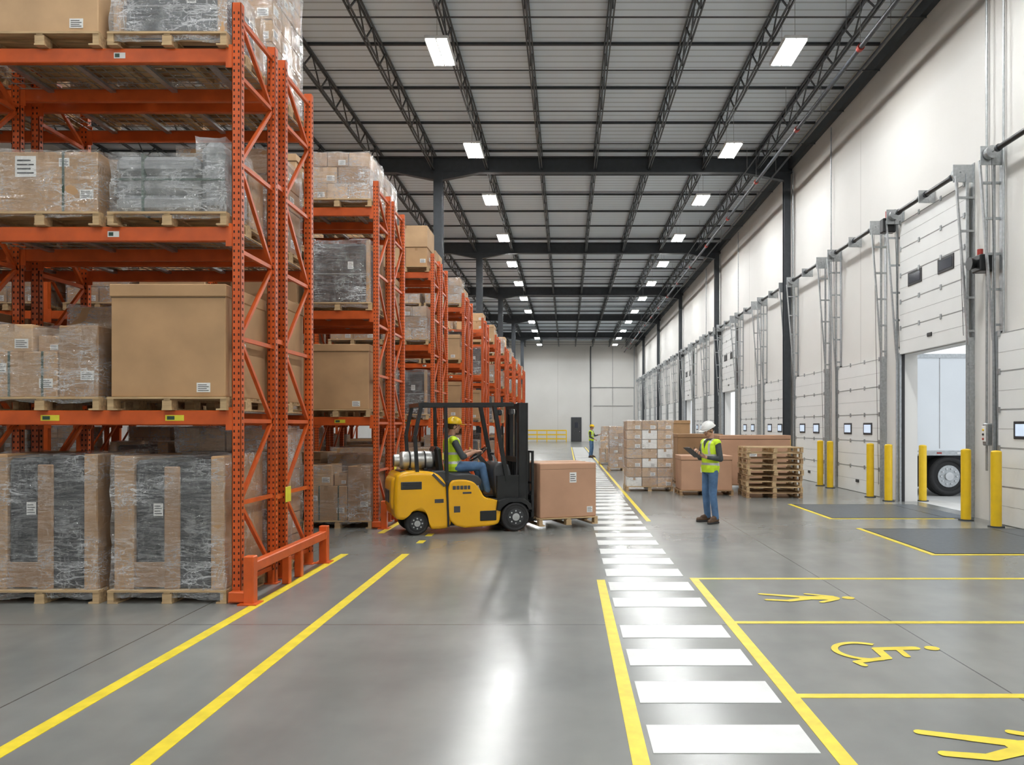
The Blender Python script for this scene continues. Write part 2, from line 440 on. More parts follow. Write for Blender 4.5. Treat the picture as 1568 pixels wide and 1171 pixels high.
# ------------------------------------------------------------------ dock doors
def door_mesh(op):
    mb = MB(); H = 3.3 if not op else 2.95; zb = 0.0 if not op else 3.3; W = 1.40
    ns = 5; sh = H/ns; px = -.08
    for k in range(ns):
        z0 = zb+k*sh
        mb.rb(px-.025, px+.025, -W, W, z0+.006, z0+sh-.006, M_panel, .008)
        mb.bb(px-.027, px-.02, -W+.01, W-.01, z0+sh*.5-.003, z0+sh*.5+.003, M_seam)
        for yy in (-W+.05, -W/3, W/3, W-.05):
            mb.rb(px-.045, px-.025, yy-.03, yy+.03, z0+sh-.05, z0+sh+.05, M_galv, .004)
        mb.bb(px-.028, px-.02, -W, W, z0+sh-.008, z0+sh+.004, M_seam)
    zw = zb + (1.48 if not op else 1.45)
    hw = .27 if not op else .32
    for yy in (-.66, .66):
        mb.rb(px-.04, px-.02, yy-hw, yy+hw, zw, zw+.30, M_rubber, .02)
        mb.rb(px-.045, px-.035, yy-hw+.06, yy+hw-.06, zw+.05, zw+.25, M_glassd if not op else M_dglass, .01)
    mb.rb(px-.045, px-.02, -.1, .1, zb+.25, zb+.33, M_rubber, .01)
    for sg in (-1, 1):
        yj = sg*(W+.06)
        mb.bb(-.10, 0, yj-.05, yj+.05, 0, 3.35, M_galv)
        mb.bb(-.15, -.10, yj-.012+sg*.03, yj+.012+sg*.03, 0, 6.4, M_galv)
        mb.bb(-.012, 0, yj-.06, yj+.06, 3.3, 6.6, M_galv)
        mb.bar((-.12, yj+sg*.06, 3.2), (-.36, yj+sg*.06, 6.35), .05, .03, M_galv)
        z = .35
        while z < 6.4:
            off = -.12 if z < 3.3 else -.12-.24*(z-3.2)/3.3
            mb.bb(off, 0, yj+sg*.04-.02, yj+sg*.04+.02, z, z+.04, M_galv); z += .62
        mb.rb(-.38, 0, yj-.01, yj+.01, 6.25, 6.58, M_galv, .004)
        mb.cyl((-.24, yj-sg*.14, 6.44), (-.24, yj-sg*.03, 6.44), .11, M_galv, n=18)
        mb.cyl((-.24, yj-sg*.1, 6.4), (-.13, yj-sg*.1, zb+.1 if op else .3), .005, M_blk, n=6)
        mb.bb(-.05, .0, sg*W-.02, sg*W+.02, 0, 3.35, M_rubber)
    mb.cyl((-.24, -W-.1, 6.44), (-.24, W+.1, 6.44), .016, M_galv, n=8)
    for a, b in ((-1.15, -.12), (.12, 1.15)):
        mb.cyl((-.24, a, 6.44), (-.24, b, 6.44), .048, M_blk, n=12)
        for q in (a, b): mb.cyl((-.24, q-.03, 6.44), (-.24, q+.03, 6.44), .062, M_dk, n=12)
    mb.rb(-.34, 0, -.012, .012, 6.3, 6.56, M_galv, .003)
    if op:
        mb.rb(-.42, -.12, W+.14, W+.34, 6.1, 6.42, M_blk, .02); mb.cyl((-.28, W+.2, 6.42), (-.28, W+.2, 6.58), .06, M_red, n=12)
    return mb.mesh('dock_door_mesh')
dm_c, dm_o = door_mesh(False), door_mesh(True)
for i, c in enumerate(doors):
    if c-1.6 < YN or c+1.7 > YB: continue
    place('dock_door', dm_o if i in OPEN else dm_c, (XW-.004, c, 0))

mb = MB()
mb.bb(4.92, 7.5, -1.2, 1.2, -.01, .004, M_plate)
mb.bb(4.90, 4.915, -1.22, 1.22, -.01, .006, M_blk); mb.bb(7.0, 7.02, -1.2, 1.2, -.01, .006, M_blk)
mb.bb(4.9, 7.5, 1.2, 1.215, -.01, .006, M_blk); mb.bb(4.9, 7.5, -1.215, -1.2, -.01, .006, M_blk)
mb.bb(4.80, 4.88, -1.33, 1.28, -.01, .004, M_yline); mb.bb(4.88, 7.1, -1.33, -1.25, -.01, .004, M_yline)
pm = mb.mesh('dock_leveler_mesh')
for i, c in enumerate(doors):
    if i in (4, 5) or 8 <= i <= 14: place('dock_leveler', pm, (0, c-.45, 0))

mb = MB()
mb.cyl((0,0,0), (0,0,1.26), .085, M_ypaint, n=20); mb.sph((0,0,1.26), (.085,.085,.03), M_ypaint, 20, 8)
mb.cyl((0,0,0), (0,0,.02), .13, M_dk, n=20)
bm_ = mb.mesh('bollard_mesh')
for (x, y) in ((7.22,12.63),(7.2,13.55),(7.28,17.0),(7.25,17.95),(7.22,20.6),(7.22,21.4),(7.22,24.5),(7.22,28.4),(7.22,32.9),(7.22,36.7)):
    place('bollard', bm_, (x, y, .001))
place('bollard', bm_, (8.15, 17.2, -.02))

mb = MB()
mb.cyl((7.52, 13.45, .9), (7.52, 13.45, 10.3), .022, M_galv, n=8)
mb.rb(7.32, 7.597, 13.3, 13.6, 4.45, 4.75, M_blk, .02); mb.cyl((7.2, 13.45, 4.6), (7.32, 13.45, 4.6), .12, M_blk, .07, n=16)
mb.cyl((7.4, 13.45, 4.75), (7.4, 13.45, 4.86), .05, M_red, n=12)
mb.obj('alarm_horn')
mb = MB(); mb.rb(7.42, 7.597, 13.27, 13.42, 1.35, 1.75, M_galv, .02); mb.rb(7.40, 7.42, 13.29, 13.40, 1.42, 1.70, M_label, .005)
for k in range(3): mb.cyl((7.385, 13.345, 1.47+.08*k), (7.41, 13.345, 1.47+.08*k), .02, (M_red, M_blk, M_ypaint)[k], n=10)
mb.obj('door_control_box')
mb = MB()
for yy in (25.0, 21.4, 33.0, 40.6, 12.95): mb.cyl((7.53, yy, .3), (7.53, yy, 10.2), .02, M_galv, n=8)
mb.obj('wall_conduits')

# ------------------------------------------------------------------ floor markings
def strip(mb, x0, x1, y0, y1, m, h=.003): mb.bb(x0, x1, y0, y1, -.01, h, m)
mb = MB()
for a, b in ((-2, 9.97), (11.9, 15.0), (17.4, 20.4), (22.7, 25.8), (28.0, 31.0), (33.3, 36.2), (38.6, 41.4)):
    strip(mb, -3.0, -2.9, a, b, M_yline)
strip(mb, -2.19, -2.09, -2, 9.97, M_yline)
for a in (10.9, 11.6): strip(mb, -2.19, -2.09, a, a+.25, M_yline)
strip(mb, .33, .42, -2, 8.3, M_yline)
strip(mb, 1.37, 1.46, -2, 8.4, M_yline); strip(mb, 1.42, 1.50, 13.4, 60, M_yline); strip(mb, .33, .40, 17, 60, M_yline)
for yy in (8.36, 6.5, 4.73, 3.2, 1.5): strip(mb, 1.46, 7.3, yy-.035, yy+.035, M_yline)
mb.obj('yellow_floor_lines')
mb = MB()
ys = [(2.45,2.82),(3.18,3.55),(3.90,4.27),(4.61,5.0),(5.33,5.72),(6.03,6.41),(7.06,7.43),(7.76,8.18),(8.5,8.93),(9.24,9.66)]
yy = 9.98
while yy < 60: ys.append((yy, yy+.42)); yy += .76
for a, b in ys: strip(mb, .45, 1.32, a, b, M_wline)
mb.obj('crosswalk_stripes')
def flat_disc(mb, x, y, r, m, r0=.0, n=24, a0=0, a1=2*math.pi, h=.004):
    for i in range(n):
        t0 = a0+(a1-a0)*i/n; t1 = a0+(a1-a0)*(i+1)/n
        o0 = (x+r*math.cos(t0), y+r*math.sin(t0), h); o1 = (x+r*math.cos(t1), y+r*math.sin(t1), h)
        if r0: mb.add([(x+r0*math.cos(t0), y+r0*math.sin(t0), h), o0, o1, (x+r0*math.cos(t1), y+r0*math.sin(t1), h)], [(0,1,2,3)], m)
        else: mb.add([(x, y, h), o0, o1], [(0,1,2)], m)
HH = [.004]
def flat_bar(mb, p0, p1, w, m, w1=None):
    h = HH[0]; HH[0] += .00012
    q0, q1 = p0, p1; w1 = w1 or w
    p0 = V((*p0, h)); p1 = V((*p1, h)); d = (p1-p0).normalized(); a = V((-d.y, d.x, 0))
    mb.add([p0-a*w/2, p0+a*w/2, p1+a*w1/2, p1-a*w1/2], [(0,3,2,1)], m)
    flat_disc(mb, q0[0], q0[1], w/2, m, 0, 14, h=h-.00005); flat_disc(mb, q1[0], q1[1], w1/2, m, 0, 14, h=h+.00005)
def walker(x, y, s=1.0):
    HH[0] = .004
    mb = MB()
    P = lambda a, b: (x+a*s, y+b*s)
    flat_disc(mb, x+.40*s, y, .06*s, M_yline)
    flat_bar(mb, P(.23, 0), P(-.02, 0), .17*s, M_yline, .13*s)
    flat_bar(mb, P(-.01, .03), P(-.22, .10), .09*s, M_yline, .075*s); flat_bar(mb, P(-.22, .10), P(-.42, .17), .07*s, M_yline, .06*s)
    flat_bar(mb, P(-.01, -.03), P(-.22, -.12), .09*s, M_yline, .075*s); flat_bar(mb, P(-.22, -.12), P(-.42, -.08), .07*s, M_yline, .06*s)
    flat_bar(mb, P(.26, .06), P(.04, .17), .055*s, M_yline); flat_bar(mb, P(.26, -.06), P(.08, -.18), .055*s, M_yline)
    mb.obj('pedestrian_floor_symbol', recalc=False)
walker(2.38, 7.42); walker(2.42, 3.98, 1.1)
# accessibility symbol lying with its head toward +X
HH[0] = .004
mb = MB(); Q = lambda u, v: (2.05+u*.74, 5.74-v*.60)
flat_disc(mb, *Q(1.0, .0), .055, M_yline)
flat_bar(mb, Q(.82, .0), Q(.42, .03), .085, M_yline, .075)
flat_bar(mb, Q(.64, .02), Q(.62, .34), .05, M_yline)
flat_bar(mb, Q(.42, .03), Q(.40, .40), .07, M_yline); flat_bar(mb, Q(.40, .40), Q(.05, .56), .065, M_yline, .06); flat_bar(mb, Q(.05, .56), Q(.08, .68), .055, M_yline)
cx, cy = Q(.26, .12)
flat_disc(mb, cx, cy, .235, M_yline, .185, 30, math.radians(50), math.radians(285), h=.0052)
mb.obj('wheelchair_floor_symbol', recalc=False)

# ------------------------------------------------------------------ pallet racks
BAY, RD, GAP = 2.75, .92, .22
LV = [1.85, 3.62, 5.34]; RH = 5.78
X0 = -3.185
def rack_mesh(nb, detail=True):
    mb = MB()
    xs = [-BAY*k for k in range(nb+1)]
    for ry in (0, RD+GAP):
        for x in xs:
            for yy in (ry+.035, ry+RD-.035):
                mb.bb(x-.045, x+.045, yy-.035, yy-.029, 0, RH, M_or); mb.bb(x-.045, x-.039, yy-.035, yy+.035, 0, RH, M_or)
                mb.bb(x+.039, x+.045, yy-.035, yy+.035, 0, RH, M_or); mb.bb(x-.045, x+.045, yy+.029, yy+.035, 0, RH, M_or)
                mb.bb(x-.07, x+.07, yy-.06, yy+.06, 0, .012, M_or)
                if detail and x > -3:
                    z = .15
                    while z < RH-.05:
                        for dx in (-.022, .022):
                            mb.bb(x+dx-.007, x+dx+.007, yy-.0362, yy-.0345, z, z+.024, M_hole)
                        mb.bb(x+.0445, x+.0462, yy-.012, yy+.012, z, z+.026, M_hole)
                        z += .062
            a, b = ry+.06, ry+RD-.06
            zz = [.18, .95, 1.75, 2.55, 3.4, 4.25, 5.1, RH-.12]
            for z in zz: mb.bar((x, a, z), (x, b, z), .035, .04, M_or)
            for k in range(len(zz)-1):
                if k % 2 == 0: mb.bar((x, b, zz[k]), (x, a, zz[k+1]), .035, .035, M_or)
                else: mb.bar((x, a, zz[k]), (x, b, zz[k+1]), .035, .035, M_or)
        for k in range(nb):
            xa, xb = xs[k]-.045, xs[k+1]+.045
            for z in LV:
                for yy in (ry+.03, ry+RD-.03):
                    mb.rb(xb, xa, yy-.03, yy+.03, z-.14, z, M_or, .008)
                    for xe in (xa-.025, xb+.025): mb.bb(xe-.03, xe+.03, yy-.04, yy-.03, z-.19, z+.03, M_or)
                for q in range(4):
                    xx = xb+(xa-xb)*(q+.5)/4
                    mb.bb(xx-.03, xx+.03, ry+.05, ry+RD-.05, z-.05, z-.022, M_galv)
                nw = 26
                for q in range(nw):
                    xx = xb+.03+(xa-xb-.06)*q/(nw-1)
                    mb.bb(xx-.0035, xx+.0035, ry+.02, ry+RD-.02, z-.012, z-.005, M_wire)
                for q in range(7):
                    yq = ry+.08+(RD-.16)*q/6
                    mb.bb(xb, xa, yq-.0035, yq+.0035, z-.019, z-.012, M_wire)
            if ry == 0 and k < 2:
                for zi, z in enumerate(LV):
                    for xo in ((-.55, -1.75) if zi == 0 else (-1.2,)):
                        x = xa+xo+.06*zi
                        w_ = .09 if zi == 0 else .055
                        mb.bb(x-w_, x+w_, -.004, -.001, z-.10, z-.045, M_ylab if zi == 0 else M_label)
                        mb.bb(x-w_*.8, x, -.006, -.004, z-.09, z-.055, M_strap)
    for z in (.9, 2.6, 4.3):
        for x in xs: mb.bb(x-.02, x+.02, RD, RD+GAP, z, z+.05, M_or)
    gx = .16
    for yy in (-.06, 2*RD+GAP+.06):
        mb.rb(gx-.05, gx+.05, yy-.05, yy+.05, 0, .46, M_or, .008); mb.bb(gx-.09, gx+.09, yy-.09, yy+.09, 0, .014, M_or)
    for yy in (RD-.05, RD+GAP+.1): mb.rb(gx-.04, gx+.04, yy-.04, yy+.04, 0, .3, M_or, .008)
    mb.rb(gx-.045, gx+.045, -.06, 2*RD+GAP+.06, .30, .40, M_or, .01)
    mb.rb(-.04, gx, -.10, -.02, .02, .12, M_or, .01)
    mb.rb(.05, .056, RD+.2, RD+.36, .85, 1.02, M_ylab, .002)
    return mb.mesh('pallet_rack_mesh')
rowY = [7.24+5.27*k for k in range(10)]
rm4, rm2 = rack_mesh(4), rack_mesh(3)
for k, y in enumerate(rowY): place('pallet_rack', rm4 if k < 3 else rm2, (X0, y, 0))

# ------------------------------------------------------------------ pallet loads
def pallet(mb, w=1.14, d=1.0, z=0, m=None):
    m = m or M_wood
    for x in (-w/2+.03, 0, w/2-.03):
        for (a, b) in ((-d/2, -d/2+.12), (-.07, .07), (d/2-.12, d/2)): mb.bb(x-.045 if x == 0 else x-.03, x+.045 if x == 0 else x+.03, a, b, z+.016, z+.095, m)
        mb.bb(x-.03, x+.03, -d/2, d/2, z+.092, z+.108, m)
    for k in range(7):
        y = -d/2+.04+(d-.08)*k/6; mb.bb(-w/2, w/2, y-.045, y+.045, z+.108, z+.128, m)
    for x in (-w/2+.05, 0, w/2-.05): mb.bb(x-.05, x+.05, -d/2, d/2, z, z+.016, m)
PH = .128
def label(mb, x, y, z, w=.13, h=.09, face='y'):
    if face == 'y':
        mb.bb(x-w/2, x+w/2, y-.004, y-.001, z-h/2, z+h/2, M_label)
        for k in range(4): mb.bb(x-w*.4, x+w*(.4-.15*(k % 2)), y-.0055, y-.004, z-h*.35+k*h*.2, z-h*.35+k*h*.2+h*.07, M_ink)
    else:
        mb.bb(x+.001, x+.004, y-w/2, y+w/2, z-h/2, z+h/2, M_label)
        for k in range(4): mb.bb(x+.004, x+.0055, y-w*.4, y+w*(.4-.15*(k % 2)), z-h*.35+k*h*.2, z-h*.35+k*h*.2+h*.07, M_ink)
def carton(mb, x0, x1, y0, y1, z0, z1, m, lab=True, tape=True, b=.008):
    mb.rb(x0, x1, y0, y1, z0, z1, m, b)
    xc, yc = (x0+x1)/2, (y0+y1)/2
    if tape:
        mb.bb(xc-.03, xc+.03, y0-.0015, y1+.0015, z1-.07, z1+.0015, M_tape)
        mb.bb(x0+.01, x1-.01, yc-.002, yc+.002, z1-.001, z1+.001, M_seamc)
    if lab:
        h = z1-z0; w = min(.13, (x1-x0)*.35)
        label(mb, x1-w*.8, y0, z0+h*.3, w, w*.7); label(mb, x1, y0+(y1-y0)*.35, z0+h*.5, w, w*.7, 'x')
def wrap(mb, x0, x1, y0, y1, z0, z1, m, seed=0, amp=.014, nx=18, nz=16, sag=0):
    off = V((seed*3.1, seed*1.7, seed*2.3))
    def dsp(p):
        p = V(p); n = noise.noise_vector(p*3.5+off)*amp*1.5+noise.noise_vector(p*12+off)*amp*.75
        if sag and p.z > z1-.03:
            n.z -= abs(noise.noise(p*2+off))*sag
        return p+n
    def grid(f, a, b):
        vs = [dsp(f(i/a, j/b)) for j in range(b+1) for i in range(a+1)]
        mb.add(vs, [(j*(a+1)+i, j*(a+1)+i+1, (j+1)*(a+1)+i+1, (j+1)*(a+1)+i) for j in range(b) for i in range(a)], m, True)
    lx, ly, lz = x1-x0, y1-y0, z1-z0
    grid(lambda u, v: (x0+lx*u, y0, z0+lz*v), nx, nz); grid(lambda u, v: (x0+lx*u, y1, z0+lz*v), nx, nz)
    grid(lambda u, v: (x0, y0+ly*u, z0+lz*v), nx, nz); grid(lambda u, v: (x1, y0+ly*u, z0+lz*v), nx, nz)
    grid(lambda u, v: (x0+lx*u, y0+ly*v, z1), nx, nx)
def L_big(h=1.08, m=None, w=1.12):
    m = m or M_card; mb = MB(); pallet(mb, 1.14, 1.0)
    z = PH; W = w/2
    mb.rb(-W+.012, W-.012, -.475, .475, z, z+h-.01, m, .008)
    mb.rb(-W, W, -.487, .487, z+h-.12, z+h, m, .008)
    mb.bb(-W+.02, W-.02, -.004, .004, z+h-.001, z+h+.001, M_seamc)
    mb.bb(-W+.012, W-.012, -.4765, -.474, z+h-.132, z+h-.122, M_seamc)
    label(mb, W-.22, -.475, z+.09, .13, .09); label(mb, W-.012, -.1, z+.5, .15, .1, 'x')
    return mb.mesh('large_carton_on_pallet_mesh')
def L_stack(nx=3, ny=2, nz=3, h=.25, w=1.06, d=.92, film=None, seed=1, mats=None, jit=.012, skip=0.0):
    mb = MB(); pallet(mb); r = random.Random(seed); mats = mats or [M_card, M_card2, M_card, M_card3]
    z = PH
    for k in range(nz):
        ax, ay = (nx, ny) if k % 2 == 0 else (max(1, nx-1), ny)
        hh = h*(1+.1*r.uniform(-1, 1))
        for i in range(ax):
            for j in range(ay):
                if k == nz-1 and r.random() < skip: continue
                cw, cd = w/ax, d/ay
                a = -w/2+i*cw+r.uniform(0, jit); b = -d/2+j*cd+r.uniform(0, jit)
                carton(mb, a, a+cw-.014, b, b+cd-.014, z, z+hh-.010, r.choice(mats), r.random() < .7)
        z += hh
    mb.bb(-w/2+.03, w/2-.03, -d/2+.03, d/2-.03, PH, z-.05, M_seamc)
    if film: wrap(mb, -w/2-.012, w/2+.012, -d/2-.012, d/2+.012, PH-.05, z+.01, film, seed, sag=.03)
    return mb.mesh('cartons_on_pallet_mesh')
def L_dark(h=1.28, seed=3, corner=True, film=None):
    mb = MB(); pallet(mb); z = PH
    if corner:
        mb.rb(-.34, .02, -.44, .44, z, z+h-.04, M_dark, .03); mb.rb(.04, .40, -.44, .44, z, z+h-.06, M_dark, .03)
        mb.rb(-.05, .1, -.46, -.43, z, z+h-.1, M_card3, .01)
        mb.rb(-.53, -.34, -.46, .46, z, z+h, M_card, .01); mb.rb(.40, .53, -.46, .46, z, z+h, M_card, .01)
        mb.rb(-.34, .02, -.455, -.435, z+.02, z+.26, M_card3, .003)
    else:
        for sx in (-1, 1):
            for sy in (-1, 1): mb.rb(sx*.50-.035, sx*.50+.035, sy*.43-.035, sy*.43+.035, z, z+h, M_card, .01)
        mb.rb(-.46, .46, -.42, .42, z, z+h-.05, M_dark, .05)
        mb.rb(-.465, .465, -.43, .43, z+h*.45, z+h*.47, M_grey, .004)
    label(mb, -.1 if corner else .2, -.462 if corner else -.425, z+h*.6, .09, .12)
    wrap(mb, -.55, .55, -.48, .48, PH-.08, z+h+.012, film or M_film, seed, amp=.018, sag=.05)
    return mb.mesh('shrinkwrapped_pallet_load_mesh')
def L_grey(h=.56, tall=.14, seed=5):
    mb = MB(); pallet(mb); z = PH
    n = 3
    for k in range(n):
        a = z+h*k/n; mb.rb(-.53, .28 if tall else .53, -.46, .46, a, a+h/n-.006, M_grey, .05)
    if tall:
        mb.rb(.29, .54, -.46, .1, z, z+h+tall, M_grey, .07); mb.rb(.29, .54, .12, .46, z, z+h+tall*.6, M_card2, .02)
    for x in (-.25,):
        mb.bb(x-.012, x+.012, -.468, .468, z-.02, z+h+.004, M_strap)
    mb.bb(-.535, .545, -.468, -.455, z+h*.55, z+h*.55+.02, M_strap)
    wrap(mb, -.55, .56, -.485, .485, PH-.06, z+h+.012, M_film, seed, amp=.022, sag=.03)
    if tall: wrap(mb, .26, .56, -.485, .14, z+h, z+h+tall+.015, M_film_w, seed+1, .02, 5, 5)
    return mb.mesh('strapped_pallet_load_mesh')
def L_mix(h=.7, seed=8):
    mb = MB(); pallet(mb); z = PH
    carton(mb, -.54, .15, -.47, .47, z, z+h*.62, M_card); carton(mb, .16, .54, -.46, .47, z, z+h*.98, M_card3)
    carton(mb, -.5, -.1, -.45, .1, z+h*.62, z+h, M_card2); carton(mb, -.08, .14, -.4, .4, z+h*.62, z+h*.85, M_card)
    mb.bb(-.32, -.30, -.476, .476, z, z+h*.625, M_strap); mb.bb(-.0, .02, -.476, .476, z, z+h*.625, M_strap)
    label(mb, -.4, -.47, z+h*.4)
    wrap(mb, -.56, .56, -.49, .49, PH-.05, z+h+.01, M_film, seed, amp=.02, sag=.08)
    return mb.mesh('shrinkwrapped_pallet_load_mesh')
LB, LS, LW, LG = 'large_carton_on_pallet', 'cartons_on_pallet', 'shrinkwrapped_pallet_load', 'strapped_pallet_load'
B1 = (LB, L_big(1.08)); B2 = (LB, L_big(.75, M_card2)); B3 = (LB, L_big(.92, M_card3)); B4 = (LB, L_big(1.2, M_card))
S1 = (LS, L_stack(3, 2, 3, .25, film=M_film_w, seed=2)); S2 = (LS, L_stack(2, 2, 2, .36, seed=4))
S3 = (LS, L_stack(3, 3, 6, .25, film=M_film_w, seed=6)); S4 = (LS, L_stack(2, 2, 4, .27, film=M_film, seed=9, mats=[M_card, M_card3]))
S5 = (LS, L_stack(2, 1, 2, .5, seed=14, mats=[M_card2, M_card]))
D1 = (LW, L_dark(1.28, 3)); D2 = (LW, L_dark(1.05, 7, False)); D3 = (LW, L_dark(1.3, 12, True)); D4 = (LW, L_dark(.62, 17, False, M_film_w))
G1 = (LG, L_grey()); G2 = (LG, L_grey(.8, 0, 21))
X1 = (LW, L_mix(.70)); X2 = (LW, L_mix(.92, 31))
mb = MB(); pallet(mb); carton(mb, -.54, .54, -.47, .47, PH, PH+.58, M_card)
label(mb, -.15, -.47, PH+.44, .2, .2); label(mb, .22, -.47, PH+.48, .1, .08); mb.bb(.2, .222, -.476, .476, PH, PH+.585, M_strap); wrap(mb, -.56, .56, -.49, .49, PH-.05, PH+.6, M_film, 40, .018)
C1 = (LW, mb.mesh('shrinkwrapped_carton_mesh'))
levels = [0.0]+LV
def put(t, x, y, z, rot=0): return place(t[0], t[1], (x, y, z+.001), rot)
slots = lambda nb: [(-BAY*k-o) for k in range(nb) for o in (.64, 1.86)]
explicit = {
 (0,0,0,0): D1, (0,0,0,1): D3, (0,0,1,0): B1, (0,0,1,1): X1, (0,0,2,0): G1, (0,0,2,1): C1, (0,0,3,0): D4, (0,0,3,1): B2,
 (0,1,0,0): S3, (0,1,1,0): B4, (0,1,2,0): S4, (0,1,3,0): S3, (0,1,3,1): S3,
 (1,0,0,0): X2, (1,0,1,0): B1, (1,0,2,0): D2, (1,0,3,0): S1, (1,1,3,0): S1, (1,1,0,0): S4, (1,1,2,0): B2, (1,1,1,0): S4,
 (2,0,0,0): S4, (2,0,1,0): D2, (2,0,2,0): S1, (2,0,3,0): S5, (2,1,3,0): S2, (2,1,1,0): S1, (2,1,2,0): B2,
 (3,0,3,0): S1, (3,0,2,0): B2, (3,1,3,0): S2,
}
pool = {0: [X2, S4, D1, B1, S3, D2], 1: [B1, X1, S4, S1, D2, B3, G2], 2: [S1, S4, B2, D2, G1, X1, B3], 3: [S1, B2, S2, X1, S5, C1]}
for k, y in enumerate(rowY):
    nb = 4 if k < 3 else 3
    for rk in (0, 1):
        yc = y+RD/2+(RD+GAP)*rk+(-.02 if rk == 0 else .02)
        for li in range(4):
            for si, sx in enumerate(slots(nb)):
                if k >= 5 and si > 2: continue
                t = explicit.get((k, rk, li, si))
                if t is None:
                    if R.random() < .10 and not (k == 0 and si < 2): continue
                    t = R.choice(pool[li])
                rot = 0 if (rk == 0 or R.random() < .5) else math.pi
                put(t, X0+sx+R.uniform(-.02, .02)*(0 if k == 0 and si < 2 else 1), yc, levels[li], rot)

# ------------------------------------------------------------------ goods on the dock floor
mb = MB()
pallet(mb, 1.22, 1.1); z = PH; r = random.Random(5)
for k in range(7):
    hh = .245
    for i in range(3):
        for j in range(2):
            a = -.6+.4*i+r.uniform(0, .008); b = -.52+.52*j
            carton(mb, a, a+.385, b, b+.51, z, z+hh-.014, r.choice([M_card2, M_card, M_label, M_card2]), r.random() < .6)
    z += hh
mb.bb(-.57, .57, -.49, .49, PH, z-.05, M_seamc)
wrap(mb, -.62, .62, -.54, .54, .05, z+.01, M_film_l, 50, .014)
mb.obj('shrinkwrapped_pallet_load', (2.16, 20.1, 0))
def floorbox(name, w, d, h, m, loc, rot=0):
    mb = MB(); pallet(mb, w+.06, d+.04, 0, M_woodd)
    mb.rb(-w/2, w/2, -d/2, d/2, PH, PH+h, m, .01); mb.rb(-w/2-.01, w/2+.01, -d/2-.01, d/2+.01, PH+h-.1, PH+h+.002, m, .006)
    mb.bb(-w/2, w/2, -.03, .03, PH+h, PH+h+.004, M_tape); label(mb, -.05, -d/2, PH+h*.6, .2, .14)
    mb.bb(-w/2, w/2, -d/2-.0015, -d/2, PH+h-.112, PH+h-.102, M_seamc)
    return mb.obj(name, loc, rot)
floorbox('carton_on_pallet', 1.25, .95, .84, M_cardp, (3.42, 18.85, 0))
floorbox('large_carton_on_pallet', 1.9, .9, 1.32, M_cardp, (5.05, 20.6, 0))
floorbox('large_carton_on_pallet', 1.3, 1.0, 1.34, M_card3, (3.85, 22.2, 0))
floorbox('large_carton_on_pallet', 1.2, 1.0, 1.75, M_card, (3.35, 24.6, 0))
put(S3, 2.15, 29.0, 0); put(S3, 3.2, 27.2, 0); put(X2, 2.0, 33.5, 0); put(S3, 3.4, 31.0, 0); put(S4, 2.2, 37.0, 0); put(S3, 2.9, 39.5, 0); put(S3, 2.6, 45.0, 0); put(B4, 3.8, 35.0, 0)
mb = MB()
r = random.Random(3)
for k in range(9):
    mb.M = Matrix.Translation((r.uniform(-.02, .02), r.uniform(-.02, .02), k*.134)) @ Matrix.Rotation(r.uniform(-.02, .02), 4, 'Z')
    pallet(mb, 1.3, 1.15, 0, M_wood if k % 3 else M_woodd)
mb.obj('pallet_stack', (4.93, 18.25, 0), -.04)
mb = MB()
for (a, b, c, rr) in ((0, 0, .16, .32), (.25, .1, .14, .26), (.08, .0, .42, .24)):
    mb.sph((a, b, c), (rr, rr*.8, rr*.5), M_label, 14, 8)
mb.obj('white_sack_pile', (1.95, 35.0, 0))
mb = MB()
for i in range(5):
    mb.rb(-4.3+i*1.05, -4.2+i*1.05, YB-1.55, YB-1.45, 0, 1.25, M_ypaint, .01)
for z in (.25, .7, 1.15): mb.rb(-4.25, -.05, YB-1.53, YB-1.47, z, z+.14, M_ypaint, .01)
mb.obj('safety_railing')

# ------------------------------------------------------------------ outside: yard + trailer
mb = MB(); mb.bb(XW+.3, 60, -30, 110, -.3, -.02, M_yard); mb.obj('ground_yard')
mb = MB()
ty0, ty1 = 18.35, 20.85; tx0, tx1 = 8.45, 20
mb.rb(tx0, tx1, ty0, ty1, 1.05, 3.45, M_truck, .02)
for k in range(9): mb.bb(tx0+1.2*k+.65, tx0+1.2*k+.665, ty0-.006, ty0, 1.15, 3.4, M_seam)
mb.bb(tx0-.01, tx1, ty0-.02, ty0, .98, 1.10, M_galv); mb.bb(tx0, tx1, ty0-.02, ty0, 3.36, 3.46, M_galv)
mb.bb(tx0-.05, tx0, ty0-.01, ty1+.01, .95, 3.48, M_blk); mb.bb(tx0-.05, tx0+.09, ty0-.03, ty0, .95, 3.48, M_plast)
mb.bb(tx0+.05, tx1, ty0+.5, ty0+.6, .7, 1.05, M_dk); mb.bb(tx0+.05, tx1, ty1-.6, ty1-.5, .7, 1.05, M_dk)
for k in range(20): mb.bb(tx0+.08+.5*k, tx0+.2+.5*k, ty0-.024, ty0-.02, 1.02, 1.06, M_red if k % 2 else M_label)
for xw in (9.35, 10.6):
    for yw in (ty0+.05, ty1-.35):
        mb.cyl((xw, yw, .47), (xw, yw+.3, .47), .49, M_rub, n=32); mb.tor((xw, yw+.02, .47), (0,1,0), .42, .07, M_rub, 32)
        mb.cyl((xw, yw-.02, .47), (xw, yw+.0, .47), .27, M_galv, n=28); mb.cyl((xw, yw-.06, .47), (xw, yw, .47), .1, M_chrome, n=16)
        for q in range(10):
            t = q*math.pi/5; mb.cyl((xw+.19*math.cos(t), yw-.045, .47+.19*math.sin(t)), (xw+.19*math.cos(t), yw, .47+.19*math.sin(t)), .02, M_chrome, n=8)
    mb.cyl((xw, ty0, .47), (xw, ty1, .47), .07, M_dk, n=10)
